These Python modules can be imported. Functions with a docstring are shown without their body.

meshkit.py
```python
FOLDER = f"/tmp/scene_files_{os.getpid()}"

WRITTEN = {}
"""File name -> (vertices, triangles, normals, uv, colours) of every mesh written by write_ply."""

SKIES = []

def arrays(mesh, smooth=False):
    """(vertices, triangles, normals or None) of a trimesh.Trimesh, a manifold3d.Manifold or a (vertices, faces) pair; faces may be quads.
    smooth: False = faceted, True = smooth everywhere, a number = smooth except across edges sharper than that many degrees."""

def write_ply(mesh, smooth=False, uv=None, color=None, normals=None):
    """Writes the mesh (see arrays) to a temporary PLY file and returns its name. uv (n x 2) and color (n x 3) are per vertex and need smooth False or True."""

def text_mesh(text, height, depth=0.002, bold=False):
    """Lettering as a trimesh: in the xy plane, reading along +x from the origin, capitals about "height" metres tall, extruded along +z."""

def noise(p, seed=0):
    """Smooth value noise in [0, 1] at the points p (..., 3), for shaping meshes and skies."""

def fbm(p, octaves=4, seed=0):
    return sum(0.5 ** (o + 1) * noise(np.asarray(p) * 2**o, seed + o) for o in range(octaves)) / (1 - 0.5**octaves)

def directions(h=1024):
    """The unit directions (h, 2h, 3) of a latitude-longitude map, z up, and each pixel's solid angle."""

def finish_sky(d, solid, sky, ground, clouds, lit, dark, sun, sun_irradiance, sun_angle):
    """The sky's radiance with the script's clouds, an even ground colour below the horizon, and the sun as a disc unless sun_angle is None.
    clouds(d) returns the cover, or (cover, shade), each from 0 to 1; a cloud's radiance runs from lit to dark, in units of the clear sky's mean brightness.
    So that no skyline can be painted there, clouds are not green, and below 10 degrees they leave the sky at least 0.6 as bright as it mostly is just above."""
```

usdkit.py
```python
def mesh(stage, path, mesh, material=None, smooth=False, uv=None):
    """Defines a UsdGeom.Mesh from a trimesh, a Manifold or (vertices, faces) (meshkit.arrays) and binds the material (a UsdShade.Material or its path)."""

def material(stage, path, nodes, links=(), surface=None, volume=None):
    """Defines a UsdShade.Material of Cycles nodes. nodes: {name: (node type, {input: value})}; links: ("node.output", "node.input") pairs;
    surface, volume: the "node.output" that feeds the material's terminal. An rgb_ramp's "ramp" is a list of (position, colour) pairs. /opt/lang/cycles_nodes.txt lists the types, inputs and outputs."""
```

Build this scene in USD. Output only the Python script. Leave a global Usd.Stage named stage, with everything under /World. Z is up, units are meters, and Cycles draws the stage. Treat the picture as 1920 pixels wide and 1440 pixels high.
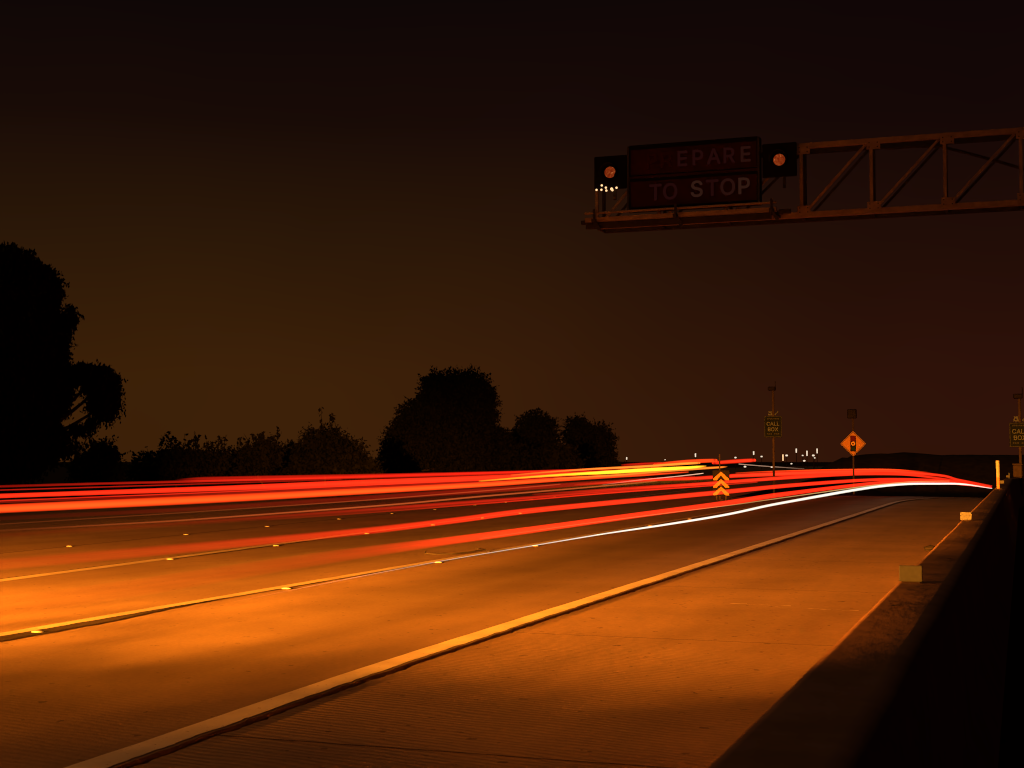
import math, random
import numpy as np, trimesh, usdkit, meshkit
from shapely.geometry import Polygon
from pxr import Usd, UsdGeom, UsdLux, UsdShade, Gf, Sdf

stage = Usd.Stage.CreateInMemory()
UsdGeom.SetStageUpAxis(stage, UsdGeom.Tokens.z)
UsdGeom.SetStageMetersPerUnit(stage, 1.0)
UsdGeom.Xform.Define(stage, '/World')
UsdGeom.Scope.Define(stage, '/World/Looks')
rng = np.random.default_rng(11)
random.seed(11)

# ------------------------------------------------------------------ camera, sky, added fill light
YAW, PITCH, EYE = 19.5, 3.074, (0.0, 0.0, 1.36)
cam = UsdGeom.Camera.Define(stage, '/World/camera')
cam.CreateHorizontalApertureAttr(36.0)
cam.CreateVerticalApertureAttr(27.0)
cam.CreateFocalLengthAttr(36.0 * 2700 / 1920)
cam.CreateClippingRangeAttr(Gf.Vec2f(0.05, 5000))
cam.AddTranslateOp().Set(Gf.Vec3d(*EYE))
cam.AddRotateZOp().Set(YAW)
cam.AddRotateXOp().Set(90 + PITCH)
cam.CreateExposureAttr(0.0)
cam.CreateFStopAttr(7.0)
cam.CreateFocusDistanceAttr(17.0)

SUN_EL, SUN_AZ = math.radians(36), math.radians(250)      # added faint orange fill light, left of and behind the camera
def M(name, nodes, links, surface, volume=None):
    return usdkit.material(stage, '/World/Looks/' + name, nodes, links, surface, volume)
sky_mat = M('night_sky', {
    'tc': ('texture_coordinate', {}),
    'xyz': ('separate_xyz', {}),
    'left': ('rgb_ramp', {'ramp': [(0.0, (.046, .0146, .0024)), (.06, (.043, .0138, .0020)), (.15, (.024, .0086, .0018)), (.23, (.0092, .0030, .0014)),
                                   (.31, (.0042, .0017, .0013)), (.5, (.0024, .0010, .0009)), (1.0, (.0016, .0008, .0008))]}),
    'right': ('rgb_ramp', {'ramp': [(0.0, (.030, .0064, .0024)), (.06, (.026, .0052, .0022)), (.15, (.0150, .0036, .0016)), (.23, (.0080, .0022, .0015)),
                                    (.31, (.0052, .0016, .0015)), (.5, (.0028, .0010, .0009)), (1.0, (.0016, .0008, .0008))]}),
    'side': ('map_range', {'range_type': 'smoothstep', 'from_min': -.55, 'from_max': .0, 'to_min': 0., 'to_max': 1., 'clamp': True}),
    'mx': ('mix_color', {}),
    'n': ('noise_texture', {'scale': 2.6, 'detail': 4.0, 'roughness': .55}),
    'nr': ('map_range', {'from_min': .3, 'from_max': .7, 'to_min': .88, 'to_max': 1.12}),
    'mul': ('vector_math', {'math_type': 'scale'}),
    'phys': ('sky_texture', {'sky_type': 'single_scattering', 'sun_disc': False, 'sun_elevation': SUN_EL, 'sun_rotation': SUN_AZ}),
    'ps': ('vector_math', {'math_type': 'scale', 'scale': .0001}),
    'sum': ('vector_math', {'math_type': 'add'}),
    'bg': ('background_shader', {'strength': 1.0})},
    [('tc.generated', 'xyz.vector'), ('xyz.z', 'left.fac'), ('xyz.z', 'right.fac'), ('xyz.x', 'side.value'), ('side.result', 'mx.fac'),
     ('left.color', 'mx.a'), ('right.color', 'mx.b'), ('tc.generated', 'n.vector'), ('n.fac', 'nr.value'), ('mx.result', 'mul.vector1'), ('nr.result', 'mul.scale'),
     ('phys.color', 'ps.vector1'), ('mul.vector', 'sum.vector1'), ('ps.vector', 'sum.vector2'), ('sum.vector', 'bg.color')], 'bg.background')
dome = UsdLux.DomeLight.Define(stage, '/World/sky')
UsdShade.MaterialBindingAPI.Apply(dome.GetPrim()).Bind(sky_mat)
dome.GetPrim().SetCustomDataByKey('kind', 'structure')
fill_light = UsdLux.DistantLight.Define(stage, '/World/fill_light')
fill_light.CreateNormalizeAttr(True)
fill_light.CreateIntensityAttr(0.045)
fill_light.CreateAngleAttr(0.5)
fill_light.CreateColorAttr(Gf.Vec3f(1.0, .50, .20))
fill_light.AddRotateZOp().Set(-math.degrees(SUN_AZ))
fill_light.AddRotateXOp().Set(-(90 - math.degrees(SUN_EL)))
fill_light.GetPrim().SetCustomDataByKey('kind', 'structure')

# ------------------------------------------------------------------ helpers
used = {}
def numbered(path):
    n = used.get(path, 0); used[path] = n + 1
    return path if n == 0 else f'{path}_{n:03d}'
def tag(p, label=None, cat=None, group=None, kind=None):
    p = p.GetPrim() if hasattr(p, 'GetPrim') else p
    for k, v in (('label', label), ('category', cat), ('group', group), ('kind', kind)):
        if v: p.SetCustomDataByKey(k, v)
    return p
def thing(name, label, cat, loc=(0, 0, 0), rotz=0, group=None):
    x = UsdGeom.Xform.Define(stage, numbered('/World/' + name))
    x.AddTranslateOp().Set(Gf.Vec3d(*map(float, loc))); x.AddRotateZOp().Set(float(rotz))
    return tag(x, label, cat, group)
def obj(name, mesh, mat, parent=None, smooth=False, label=None, kind=None):
    base = str(parent.GetPath()) if parent is not None else '/World'
    m = usdkit.mesh(stage, numbered(base + '/' + name), mesh, mat, smooth)
    return tag(m, label, kind=kind)
def cat_(ms): return trimesh.util.concatenate(ms)
def box(sx, sy, sz, c=(0, 0, 0), bevel=0.0):
    if bevel > 0:
        b = bevel
        v = [(i * (sx / 2 - (b if a != 0 else 0)), j * (sy / 2 - (b if a != 1 else 0)), k * (sz / 2 - (b if a != 2 else 0)))
             for i in (-1, 1) for j in (-1, 1) for k in (-1, 1) for a in range(3)]
        m = trimesh.convex.convex_hull(np.array(v))
    else:
        m = trimesh.creation.box((sx, sy, sz))
    m.apply_translation(c); return m
def bar(a, b, w, h=None, round_=False, sides=10):
    a, b = np.asarray(a, float), np.asarray(b, float); L = np.linalg.norm(b - a); h = h or w
    m = trimesh.creation.cylinder(w / 2, L, sections=sides) if round_ else trimesh.creation.box((w, h, L))
    z = (b - a) / L; x = np.cross([0, 1, 0], z)
    if np.linalg.norm(x) < 1e-3: x = np.array([1., 0, 0])
    x /= np.linalg.norm(x); y = np.cross(z, x)
    T = np.eye(4); T[:3, 0], T[:3, 1], T[:3, 2], T[:3, 3] = x, y, z, (a + b) / 2
    m.apply_transform(T); return m
def tube(pts, rad, sides=8, cap=True):
    p = np.asarray(pts, float); t = np.gradient(p, axis=0); t /= np.linalg.norm(t, axis=1, keepdims=True) + 1e-12
    a = np.cross(t, [0, 0, 1.0]); bad = np.linalg.norm(a, axis=1) < 1e-3; a[bad] = np.cross(t[bad], [1.0, 0, 0])
    a /= np.linalg.norm(a, axis=1, keepdims=True); b = np.cross(a, t)
    rad = np.asarray(rad, float)
    if rad.ndim == 0: rad = np.full(len(p), float(rad))
    ra, rb = (rad, rad) if rad.ndim == 1 else (rad[:, 0], rad[:, 1])
    g = np.arange(sides) * 2 * np.pi / sides
    v = p[:, None] + (ra[:, None] * np.cos(g))[..., None] * a[:, None] + (rb[:, None] * np.sin(g))[..., None] * b[:, None]
    i, j = np.meshgrid(np.arange(len(p) - 1), np.arange(sides), indexing='ij')
    q = np.stack([i * sides + j, i * sides + (j + 1) % sides, (i + 1) * sides + (j + 1) % sides, (i + 1) * sides + j], -1).reshape(-1, 4)
    f = np.vstack([q[:, [0, 1, 2]], q[:, [0, 2, 3]]])
    v = v.reshape(-1, 3); n = len(p)
    if cap:
        v = np.vstack([v, p[0], p[-1]]); c0, c1 = len(v) - 2, len(v) - 1
        f = np.vstack([f] + [[[c0, (k + 1) % sides, k], [c1, (n - 1) * sides + k, (n - 1) * sides + (k + 1) % sides]] for k in range(sides)])
    return trimesh.Trimesh(v, f, process=False)
def text(s, height, depth, centre, bold=True):
    """lettering standing upright, read by someone looking along +y"""
    m = meshkit.text_mesh(s, height, depth, bold)
    m.apply_translation((-m.bounds.mean(0)[0], -m.bounds.mean(0)[1], 0))
    m.apply_transform(trimesh.transformations.rotation_matrix(math.pi / 2, (1, 0, 0)))
    m.apply_translation(centre); return m
def flat(poly, depth, centre):
    """a shapely outline in x-z extruded towards -y from the plane y = centre[1]"""
    m = trimesh.creation.extrude_polygon(poly, depth, engine='earcut')
    m.apply_transform(trimesh.transformations.rotation_matrix(math.pi / 2, (1, 0, 0)))
    m.apply_translation(centre); return m
def disc(r, depth, centre, sides=24):
    a = np.arange(sides) * 2 * math.pi / sides
    return flat(Polygon(np.c_[r * np.cos(a), r * np.sin(a)]), depth, centre)
def smoothstep(t): t = np.clip(t, 0, 1); return t * t * (3 - 2 * t)

# ------------------------------------------------------------------ materials
def plain(name, col, rough=.6, metal=0.0, scale=6.0, vary=.35, bump=0.0, spec=.2):
    c = np.array(col, float)
    return M(name, {'g': ('geometry', {}), 'n': ('noise_texture', {'scale': scale, 'detail': 6.0, 'roughness': .65}),
                    'r': ('rgb_ramp', {'ramp': [(.25, tuple(c * (1 - vary))), (.75, tuple(np.minimum(c * (1 + vary), .9)))]}),
                    'b': ('bump', {'strength': bump, 'distance': .01}),
                    'p': ('principled_bsdf', {'roughness': rough, 'metallic': metal, 'specular_ior_level': spec})},
             [('g.position', 'n.vector'), ('n.fac', 'r.fac'), ('r.color', 'p.base_color'), ('n.fac', 'b.height')] + ([('b.normal', 'p.normal')] if bump else []), 'p.BSDF')
def glow(name, col, strength=1.0, scale=0.0):
    return M(name, {'e': ('emission', {'color': col, 'strength': strength})}, [], 'e.emission')

def concrete(name, dark, light, tine, wear, rough=.85, mid_tone=1.0):
    """ground concrete: fine grain, patchy tone, long streaks of tyre wear along the lanes, a darker middle on the nearest lane, pits and a brushed finish in relief"""
    return M(name, {
        'g': ('geometry', {}),
        'mp': ('mapping', {'scale': (1.0, .06, 1.0)}),
        'streak': ('noise_texture', {'scale': 1.5, 'detail': 5.0, 'roughness': .55}),
        'patch': ('noise_texture', {'scale': .55, 'detail': 6.0, 'roughness': .6}),
        'fine': ('noise_texture', {'scale': 30.0, 'detail': 6.0, 'roughness': .75}),
        'mp2': ('mapping', {'scale': (1.0, 1.0, 1.0)}),
        'pit': ('noise_texture', {'scale': 8.5, 'detail': 3.0, 'roughness': .6}),
        'pitr': ('map_range', {'from_min': .665, 'from_max': .69, 'to_min': 1.0, 'to_max': .5, 'clamp': True}),
        's1': ('math', {'math_type': 'multiply_add', 'value2': wear}),
        'base': ('rgb_ramp', {'ramp': [(.30, dark), (.70, light)]}),
        'mixv': ('math', {'math_type': 'multiply_add', 'value2': .55}),
        'finer': ('map_range', {'from_min': .25, 'from_max': .75, 'to_min': .82, 'to_max': 1.16}),
        'm1': ('vector_math', {'math_type': 'scale'}), 'm2': ('vector_math', {'math_type': 'scale'}),
        'wob': ('noise_texture', {'scale': .9, 'detail': 2.0}),
        'mp3': ('mapping', {'scale': (.55, 1.0, 1.0), 'rotation': (0.0, 0.0, .35)}),
        'wave': ('wave_texture', {'wave_type': 'bands', 'bands_direction': 'y', 'scale': 5.2, 'distortion': 6.5, 'detail': 2.0, 'detail_scale': .6, 'detail_roughness': .6}),
        'wv': ('math', {'math_type': 'multiply', 'value2': tine}),
        'hs': ('math', {'math_type': 'multiply_add', 'value2': .5}),
        'bump': ('bump', {'strength': 1.0, 'distance': .004}),
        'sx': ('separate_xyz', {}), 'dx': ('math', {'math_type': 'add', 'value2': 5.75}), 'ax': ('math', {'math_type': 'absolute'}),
        'midr': ('map_range', {'range_type': 'smoothstep', 'from_min': .2, 'from_max': 1.75, 'to_min': mid_tone, 'to_max': 1.0, 'clamp': True}), 'm3': ('vector_math', {'math_type': 'scale'}),  # base colour darker along the middle of the nearest lane
        'p': ('principled_bsdf', {'roughness': rough, 'specular_ior_level': .12})},
        [('g.position', 'mp.vector'), ('mp.vector', 'streak.vector'), ('g.position', 'patch.vector'), ('g.position', 'fine.vector'), ('g.position', 'mp2.vector'), ('mp2.vector', 'pit.vector'),
         ('streak.fac', 's1.value1'), ('patch.fac', 'mixv.value1'), ('s1.value', 'mixv.value3'), ('mixv.value', 'base.fac'), ('pit.fac', 'pitr.value'), ('fine.fac', 'finer.value'),
         ('base.color', 'm1.vector1'), ('pitr.result', 'm1.scale'), ('m1.vector', 'm2.vector1'), ('finer.result', 'm2.scale'), ('g.position', 'sx.vector'), ('sx.x', 'dx.value1'), ('dx.value', 'ax.value1'), ('ax.value', 'midr.value'), ('m2.vector', 'm3.vector1'), ('midr.result', 'm3.scale'), ('m3.vector', 'p.base_color'),
         ('g.position', 'mp3.vector'), ('mp3.vector', 'wave.vector'), ('wave.fac', 'wv.value1'), ('fine.fac', 'hs.value1'), ('wv.value', 'hs.value3'), ('hs.value', 'bump.height'), ('bump.normal', 'p.normal')], 'p.BSDF')
def chipped(name, col, under, cut):
    c = np.array(col)
    return M(name, {'g': ('geometry', {}), 'n': ('noise_texture', {'scale': 26.0, 'detail': 8.0, 'roughness': .75}), 'm': ('noise_texture', {'scale': 2.2, 'detail': 4.0}),
                    'tone': ('rgb_ramp', {'ramp': [(.3, tuple(c * .72)), (.7, tuple(c))]}), 'k': ('map_range', {'from_min': cut - .03, 'from_max': cut + .02, 'to_min': 0.0, 'to_max': 1.0, 'clamp': True}),
                    'x': ('mix_color', {'a': under}), 'b': ('bump', {'strength': .5, 'distance': .004}), 'p': ('principled_bsdf', {'roughness': .7, 'specular_ior_level': .15})},
             [('g.position', 'n.vector'), ('g.position', 'm.vector'), ('m.fac', 'tone.fac'), ('n.fac', 'k.value'), ('k.result', 'x.fac'), ('tone.color', 'x.b'), ('x.result', 'p.base_color'), ('n.fac', 'b.height'), ('b.normal', 'p.normal')], 'p.BSDF')
MAT = dict(
    lane=concrete('lane_concrete', (.17, .125, .085), (.30, .23, .165), .22, .45, mid_tone=.48),
    shoulder=concrete('shoulder_concrete', (.25, .185, .125), (.42, .31, .21), .5, .40),
    paint=chipped('road_paint', (.84, .80, .68), (.34, .25, .17), .37), worn_paint=chipped('worn_road_paint', (.56, .53, .46), (.30, .23, .16), .41),
    crack=plain('crack_filler', (.025, .018, .014), .9, scale=20, bump=.8),
    wall=plain('barrier_concrete', (.30, .18, .12), .85, scale=4, vary=.3, bump=.5),
    soil=plain('dark_soil', (.035, .028, .02), 1.0, scale=1.2, vary=.5, spec=.1),
    steel=plain('gantry_steel', (.30, .20, .14), .5, .0, scale=5, vary=.3, bump=.1),
    dark_steel=plain('dark_steel', (.05, .04, .035), .7, .0, scale=8, spec=.03),
    black=plain('black_paint', (.010, .009, .009), .45, scale=10, spec=.03),
    sign_face=plain('sign_face', (.045, .008, .006), .35, scale=3, vary=.35),
    white=plain('white_sheeting', (.36, .38, .38), .45, scale=18, vary=.12),
    tan=plain('tan_reflector', (.075, .095, .115), .5, scale=30, vary=.15),
    orange=plain('orange_sheeting', (.50, .22, .03), .45, scale=12, vary=.15),
    green=plain('green_sheeting', (.003, .008, .007), .5, scale=12, spec=.03),
    letter_white=plain('sign_lettering', (.085, .12, .165), .5, scale=20, vary=.1, spec=.05),
    border=plain('sign_border', (.035, .045, .05), .5, scale=20, vary=.1, spec=.05),
    maroon=plain('maroon_sheeting', (.12, .008, .006), .5, scale=12, spec=.03),
    yellow=plain('yellow_sheeting', (.80, .50, .08), .5, scale=12, vary=.1),
    dark_green=plain('dark_green_sheeting', (.012, .045, .025), .5, scale=12, spec=.03),
    ceramic=plain('ceramic_stud', (.42, .46, .48), .25, scale=30, vary=.08),
    post=plain('delineator_post', (.45, .25, .13), .5, scale=12, vary=.15),
    leaf=plain('leaf', (.022, .026, .012), .8, scale=1.5, vary=.4, spec=.03),
    bark=plain('bark', (.07, .055, .04), .9, scale=9, vary=.4, bump=.6),
    rubber=plain('rubber', (.015, .014, .013), .7),
    car_paint=plain('car_paint', (.03, .03, .035), .25, scale=2, vary=.05),
    car_glass=plain('car_glass', (.01, .01, .012), .08, scale=2, vary=.05),
    chrome=plain('chrome', (.6, .6, .6), .2, 1.0, scale=5, vary=.05),
    lamp_white=glow('lamp_white', (1.0, .80, .60), .95),
    lamp_warm=glow('lamp_warm', (1.0, .62, .30), 1.2),
    head_lamp=glow('head_lamp', (1.0, .6, .25), 20.0),
    tail_lamp=glow('tail_lamp', (1.0, .05, .01), 3.0),
    lens=M('amber_lens', {'g': ('geometry', {}), 'v': ('noise_texture', {'scale': 22.0, 'detail': 3.0}), 'r': ('rgb_ramp', {'ramp': [(.35, (.30, .022, .004)), (.60, (.55, .075, .012)), (.76, (1.2, .36, .10))]}),
                     'e': ('emission', {'strength': .42})}, [('g.position', 'v.vector'), ('v.fac', 'r.fac'), ('r.color', 'e.color')], 'e.emission'),
    letter_lit=glow('lit_letter', (.019, .0045, .003), 1.0),
    letter_dim=glow('dim_letter', (.0150, .0026, .0022), 1.0),
    letter_off=plain('unlit_letter', (.055, .010, .008), .4),
    letter_bright=glow('bright_letter', (.026, .0085, .005), 1.0),
)

# ------------------------------------------------------------------ the road's course
BEND, R = 48.0, 78.0
def course(s, x):
    """point of the right carriageway at distance s along the road and offset x (x = 0 runs under the camera)"""
    s, x = np.broadcast_arrays(np.asarray(s, float), np.asarray(x, float))
    a = np.maximum(s - BEND, 0) / R
    px = np.where(s <= BEND, x, R - (R - x) * np.cos(a)); py = np.where(s <= BEND, s, BEND + (R - x) * np.sin(a))
    t = np.maximum(s - 48, 0); pz = np.where(t < 32, -.0007 * t * t, -.0007 * 32 * 32 - .0448 * (t - 32))
    return px, py, pz
def ground_z(x, y):
    return -.13 - 3.2 * smoothstep((np.asarray(y, float) - 47) / 75) * smoothstep((np.asarray(x, float) + 17) / 7)
def grid(vs, n, m):
    i, j = np.meshgrid(np.arange(n - 1), np.arange(m - 1), indexing='ij')
    q = np.stack([i * m + j, i * m + j + 1, (i + 1) * m + j + 1, (i + 1) * m + j], -1).reshape(-1, 4)
    return vs.reshape(-1, 3), q
def strip(s, xl, xr, z, n=2, wobl=None, wobr=None):
    """a ribbon along the right carriageway from xl to xr, lying z above its surface"""
    s = np.asarray(s, float)
    l = np.full(len(s), float(xl)) if wobl is None else xl + wobl; r = np.full(len(s), float(xr)) if wobr is None else xr + wobr
    w = np.linspace(0, 1, n); x = l[:, None] * (1 - w) + r[:, None] * w
    px, py, pz = course(s[:, None], x)
    v, q = grid(np.stack([px, py, pz + z], -1), len(s), n)
    return trimesh.Trimesh(v, np.vstack([q[:, [0, 2, 1]], q[:, [0, 3, 2]]]), process=False)
S_ALL = np.concatenate([np.arange(-14, 48, .25), np.arange(48, 130, 1.0)])
def jag(s, amp, seed, f=2.0):
    p = np.stack([np.asarray(s) * f, np.zeros(len(s)), np.zeros(len(s))], -1)
    return (meshkit.fbm(p, 4, seed) - .5) * 2 * amp

# ground: one sheet to the horizon, finer near the camera
gx = np.concatenate([[-2500, -1200, -600, -300, -160], np.arange(-100, 101, 5), [160, 300, 600, 1200, 2500]]).astype(float)
gy = np.concatenate([[-600, -200, -60], np.arange(-20, 201, 5), [260, 400, 800, 1600, 3000]]).astype(float)
X, Y = np.meshgrid(gx, gy, indexing='ij')
v, q = grid(np.stack([X, Y, ground_z(X, Y)], -1), len(gx), len(gy))
obj('ground', (v, q[:, ::-1]), MAT['soil'], smooth=True, kind='structure')

# left carriageway, bearing away to the left
def left_line(y, y0, x0, k): return x0 + k * (np.asarray(y, float) - y0)
ys = np.concatenate([np.arange(-14, 60, 2.0), np.arange(60, 420, 15.0)])
xr = np.where(ys < 52, -10.2, -10.2 - .085 * (ys - 52)); xl = -31.0 - .09 * np.maximum(ys, 0)
w = np.linspace(0, 1, 6); X = xl[:, None] * (1 - w) + xr[:, None] * w
v, q = grid(np.stack([X, np.repeat(ys[:, None], 6, 1), np.full_like(X, -.008)], -1), len(ys), 6)
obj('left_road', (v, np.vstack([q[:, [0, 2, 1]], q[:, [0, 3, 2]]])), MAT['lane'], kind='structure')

# right carriageway: lanes with a real edge, then the rough joint, then the lower shoulder
S_N = np.concatenate([np.arange(-14, 3, .5), np.arange(3, 26, .03), np.arange(26, 48, .15), np.arange(48, 130, 1.0)])
near_ = .11 * smoothstep((9.5 - S_N) / 5)
edge = near_ + jag(S_N, .012, 3, 1.1) + jag(S_N, .014, 5, 9.0)
top = strip(S_N, -11.2, -3.93, 0, 6, None, edge)
px, py, pz = course(S_N, -3.93 + edge)
v, q = grid(np.stack([np.stack([px, py, pz], -1), np.stack([px + .004, py, pz - .07], -1)], 1), len(S_N), 2)
side = trimesh.Trimesh(v, np.vstack([q[:, [0, 2, 1]], q[:, [0, 3, 2]]]), process=False)
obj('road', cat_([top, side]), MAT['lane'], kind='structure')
obj('joint_gap', strip(S_N, -4.05, -3.70, -.066), MAT['crack'], kind='structure')
sedge = near_ + .008 * smoothstep((16 - S_N) / 8) + jag(S_N, .020, 8, 1.6) + jag(S_N, .030, 9, 9.0)
stop_ = strip(S_N, -3.917, -.70, -.017, 8, sedge, None)
px, py, pz = course(S_N, -3.917 + sedge)
v, q = grid(np.stack([np.stack([px - .004, py, pz - .10], -1), np.stack([px, py, pz - .017], -1)], 1), len(S_N), 2)
sside = trimesh.Trimesh(v, np.vstack([q[:, [0, 2, 1]], q[:, [0, 3, 2]]]), process=False)
obj('shoulder', cat_([stop_, sside]), MAT['shoulder'], kind='structure')

# painted lines
obj('edge_line', strip(S_N, -4.13, -3.955, .004, 2, near_ + jag(S_N, .006, 21, 3), near_ + np.minimum(edge - near_, .01) + jag(S_N, .006, 22, 5)), MAT['paint'], kind='structure')
obj('lane_line', strip(S_N, -7.655, -7.50, .004, 2, jag(S_N, .012, 23, 3), jag(S_N, .014, 24, 5)), MAT['worn_paint'], kind='structure')
def left_strip(y, x0, y0, k, w_, z, seed, amp):
    y = np.asarray(y, float); xc = left_line(y, y0, x0, k) + 0.0
    a, b = xc - w_ / 2 + jag(y, amp, seed, 3), xc + w_ / 2 + jag(y, amp, seed + 1, 4)
    v, q = grid(np.stack([np.stack([a, y, np.full_like(y, z)], -1), np.stack([b, y, np.full_like(y, z)], -1)], 1), len(y), 2)
    return v, np.vstack([q[:, [0, 2, 1]], q[:, [0, 3, 2]]])
yl = np.concatenate([np.arange(-14, 45, .1), np.arange(45, 160, 1.0)])
def z_over(x): return .004
obj('lane_line', left_strip(yl, -11.38, 18.5, -.0735, .20, .004, 31, .012), MAT['worn_paint'], kind='structure')
obj('pavement_joint', left_strip(yl, -14.46, 19.53, -.0770, .035, -.003, 41, .012), MAT['crack'], kind='structure')
obj('pavement_joint', left_strip(yl, -11.50, 18.5, -.0735, .03, .003, 43, .02), MAT['crack'], kind='structure')
obj('pavement_joint', strip(S_N, -7.475, -7.455, .0035, 2, jag(S_N, .008, 45, 4), jag(S_N, .010, 46, 5)), MAT['crack'], kind='structure')
# spalled stretch of the joint beside the lane line at the left edge of the picture
sp = np.arange(7.5, 12.9, .02); wd = .21 * smoothstep((12.9 - sp) / 3.2) * (.75 + .5 * meshkit.fbm(np.stack([sp * 1.3, sp * 0, sp * 0], -1), 3, 7))
obj('pavement_crack', strip(sp, -7.50, -7.50, .006, 2, jag(sp, .016, 51, 4), wd + jag(sp, .018, 52, 6)), MAT['crack'], kind='structure')
# short loose marks on the pavement
obj('pavement_crack', left_strip(np.arange(16.9, 17.35, .02), -10.45, 17.1, .9, .02, .006, 61, .006), MAT['crack'], kind='structure')

# transverse joints and a pale scrape across the shoulder
for yj in (6.4, 11.0, 15.6, 20.2, 24.8):
    xj = np.arange(-3.86, -.82, .03); a_ = yj + jag(xj, .006, int(yj * 7), 4)
    v, q = grid(np.stack([np.stack([xj, a_, np.full_like(xj, -.0135)], -1), np.stack([xj, a_ + .012 + jag(xj, .005, int(yj * 9), 9), np.full_like(xj, -.0135)], -1)], 1), len(xj), 2)
    obj('pavement_joint', (v, q), MAT['crack'], kind='structure')
for (xs0, xs1, yj, wj, sd) in ((-2.35, -1.45, 13.75, .05, 71), (-2.7, -2.1, 13.95, .03, 73)):
    xj = np.arange(xs0, xs1, .01); a_ = yj + (xj - xs0) * -.12 + jag(xj, .03, sd, 5); tw = wj * np.clip(meshkit.fbm(np.stack([xj * 9, xj * 0, xj * 0], -1), 3, sd) * 2.4 - .9, .02, 1)
    v, q = grid(np.stack([np.stack([xj, a_, np.full_like(xj, -.0130)], -1), np.stack([xj, a_ + tw, np.full_like(xj, -.0130)], -1)], 1), len(xj), 2)
    obj('pavement_scrape', (v, q), MAT['paint'], kind='structure')

# hill behind the bend
hx = np.arange(-26, 330, 2.0); hy = np.linspace(140, 230, 24)
X, Y = np.meshgrid(hx, hy, indexing='ij')
prof = 5.4 * smoothstep((X + 26) / 9.0) * smoothstep((Y - 140) / 16)
rough = meshkit.fbm(np.stack([X * .25, Y * .25, X * 0], -1), 4, 5) - .5
Z = -3.4 + prof + rough * (1.0 * smoothstep((X + 26) / 8) * np.exp(-((X + 18) / 10.) ** 2) + .35 * smoothstep((Y - 140) / 16))
v, q = grid(np.stack([X, Y, Z], -1), len(hx), len(hy))
obj('hill', (v, q[:, ::-1]), MAT['soil'], smooth=True, kind='structure')

# ------------------------------------------------------------------ barrier wall along the shoulder
prof = [(-.80, -.05), (-.80, .06), (-.70, .24), (-.575, .775), (-.555, .797), (-.535, .80), (-.36, .80), (-.325, .795), (-.295, .775), (-.275, .74), (-.22, .24), (-.14, .06), (-.14, -.16)]
SW = np.concatenate([np.arange(-6, 48, .12), np.arange(48, 82, 1.0)])
wall = thing('barrier_wall', 'low brown concrete barrier wall running along the right edge of the shoulder', 'barrier')
V = []
for x, z in prof:
    nz = (meshkit.fbm(np.stack([SW * 1.4, np.full(len(SW), x * 9), np.full(len(SW), z * 9)], -1), 4, 17) - .5) * .016
    px, py, pz = course(SW, x + nz * (1 if z > .1 else 0)); V.append(np.stack([px, py, pz + z + nz * (.5 if z > .5 else 0)], -1))
v, q = grid(np.stack(V, 1), len(SW), len(prof))
obj('wall_body', (v, q), MAT['wall'], wall, smooth=40)
for (x, y, r_) in ((-.47, 5.75, .011), (-.40, 8.6, .008)):
    a = np.arange(9) * 2 * math.pi / 9; rr = r_ * (1 + .35 * np.sin(a * 2 + 1))
    pv = np.c_[x + 1.7 * rr * np.cos(a), y + 3.4 * rr * np.sin(a), np.full(9, .8075)]
    obj('spall_hole', (np.vstack([pv, [[x, y, .8075]]]), np.array([[9, i, (i + 1) % 9] for i in range(9)])), MAT['crack'], wall)

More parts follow.
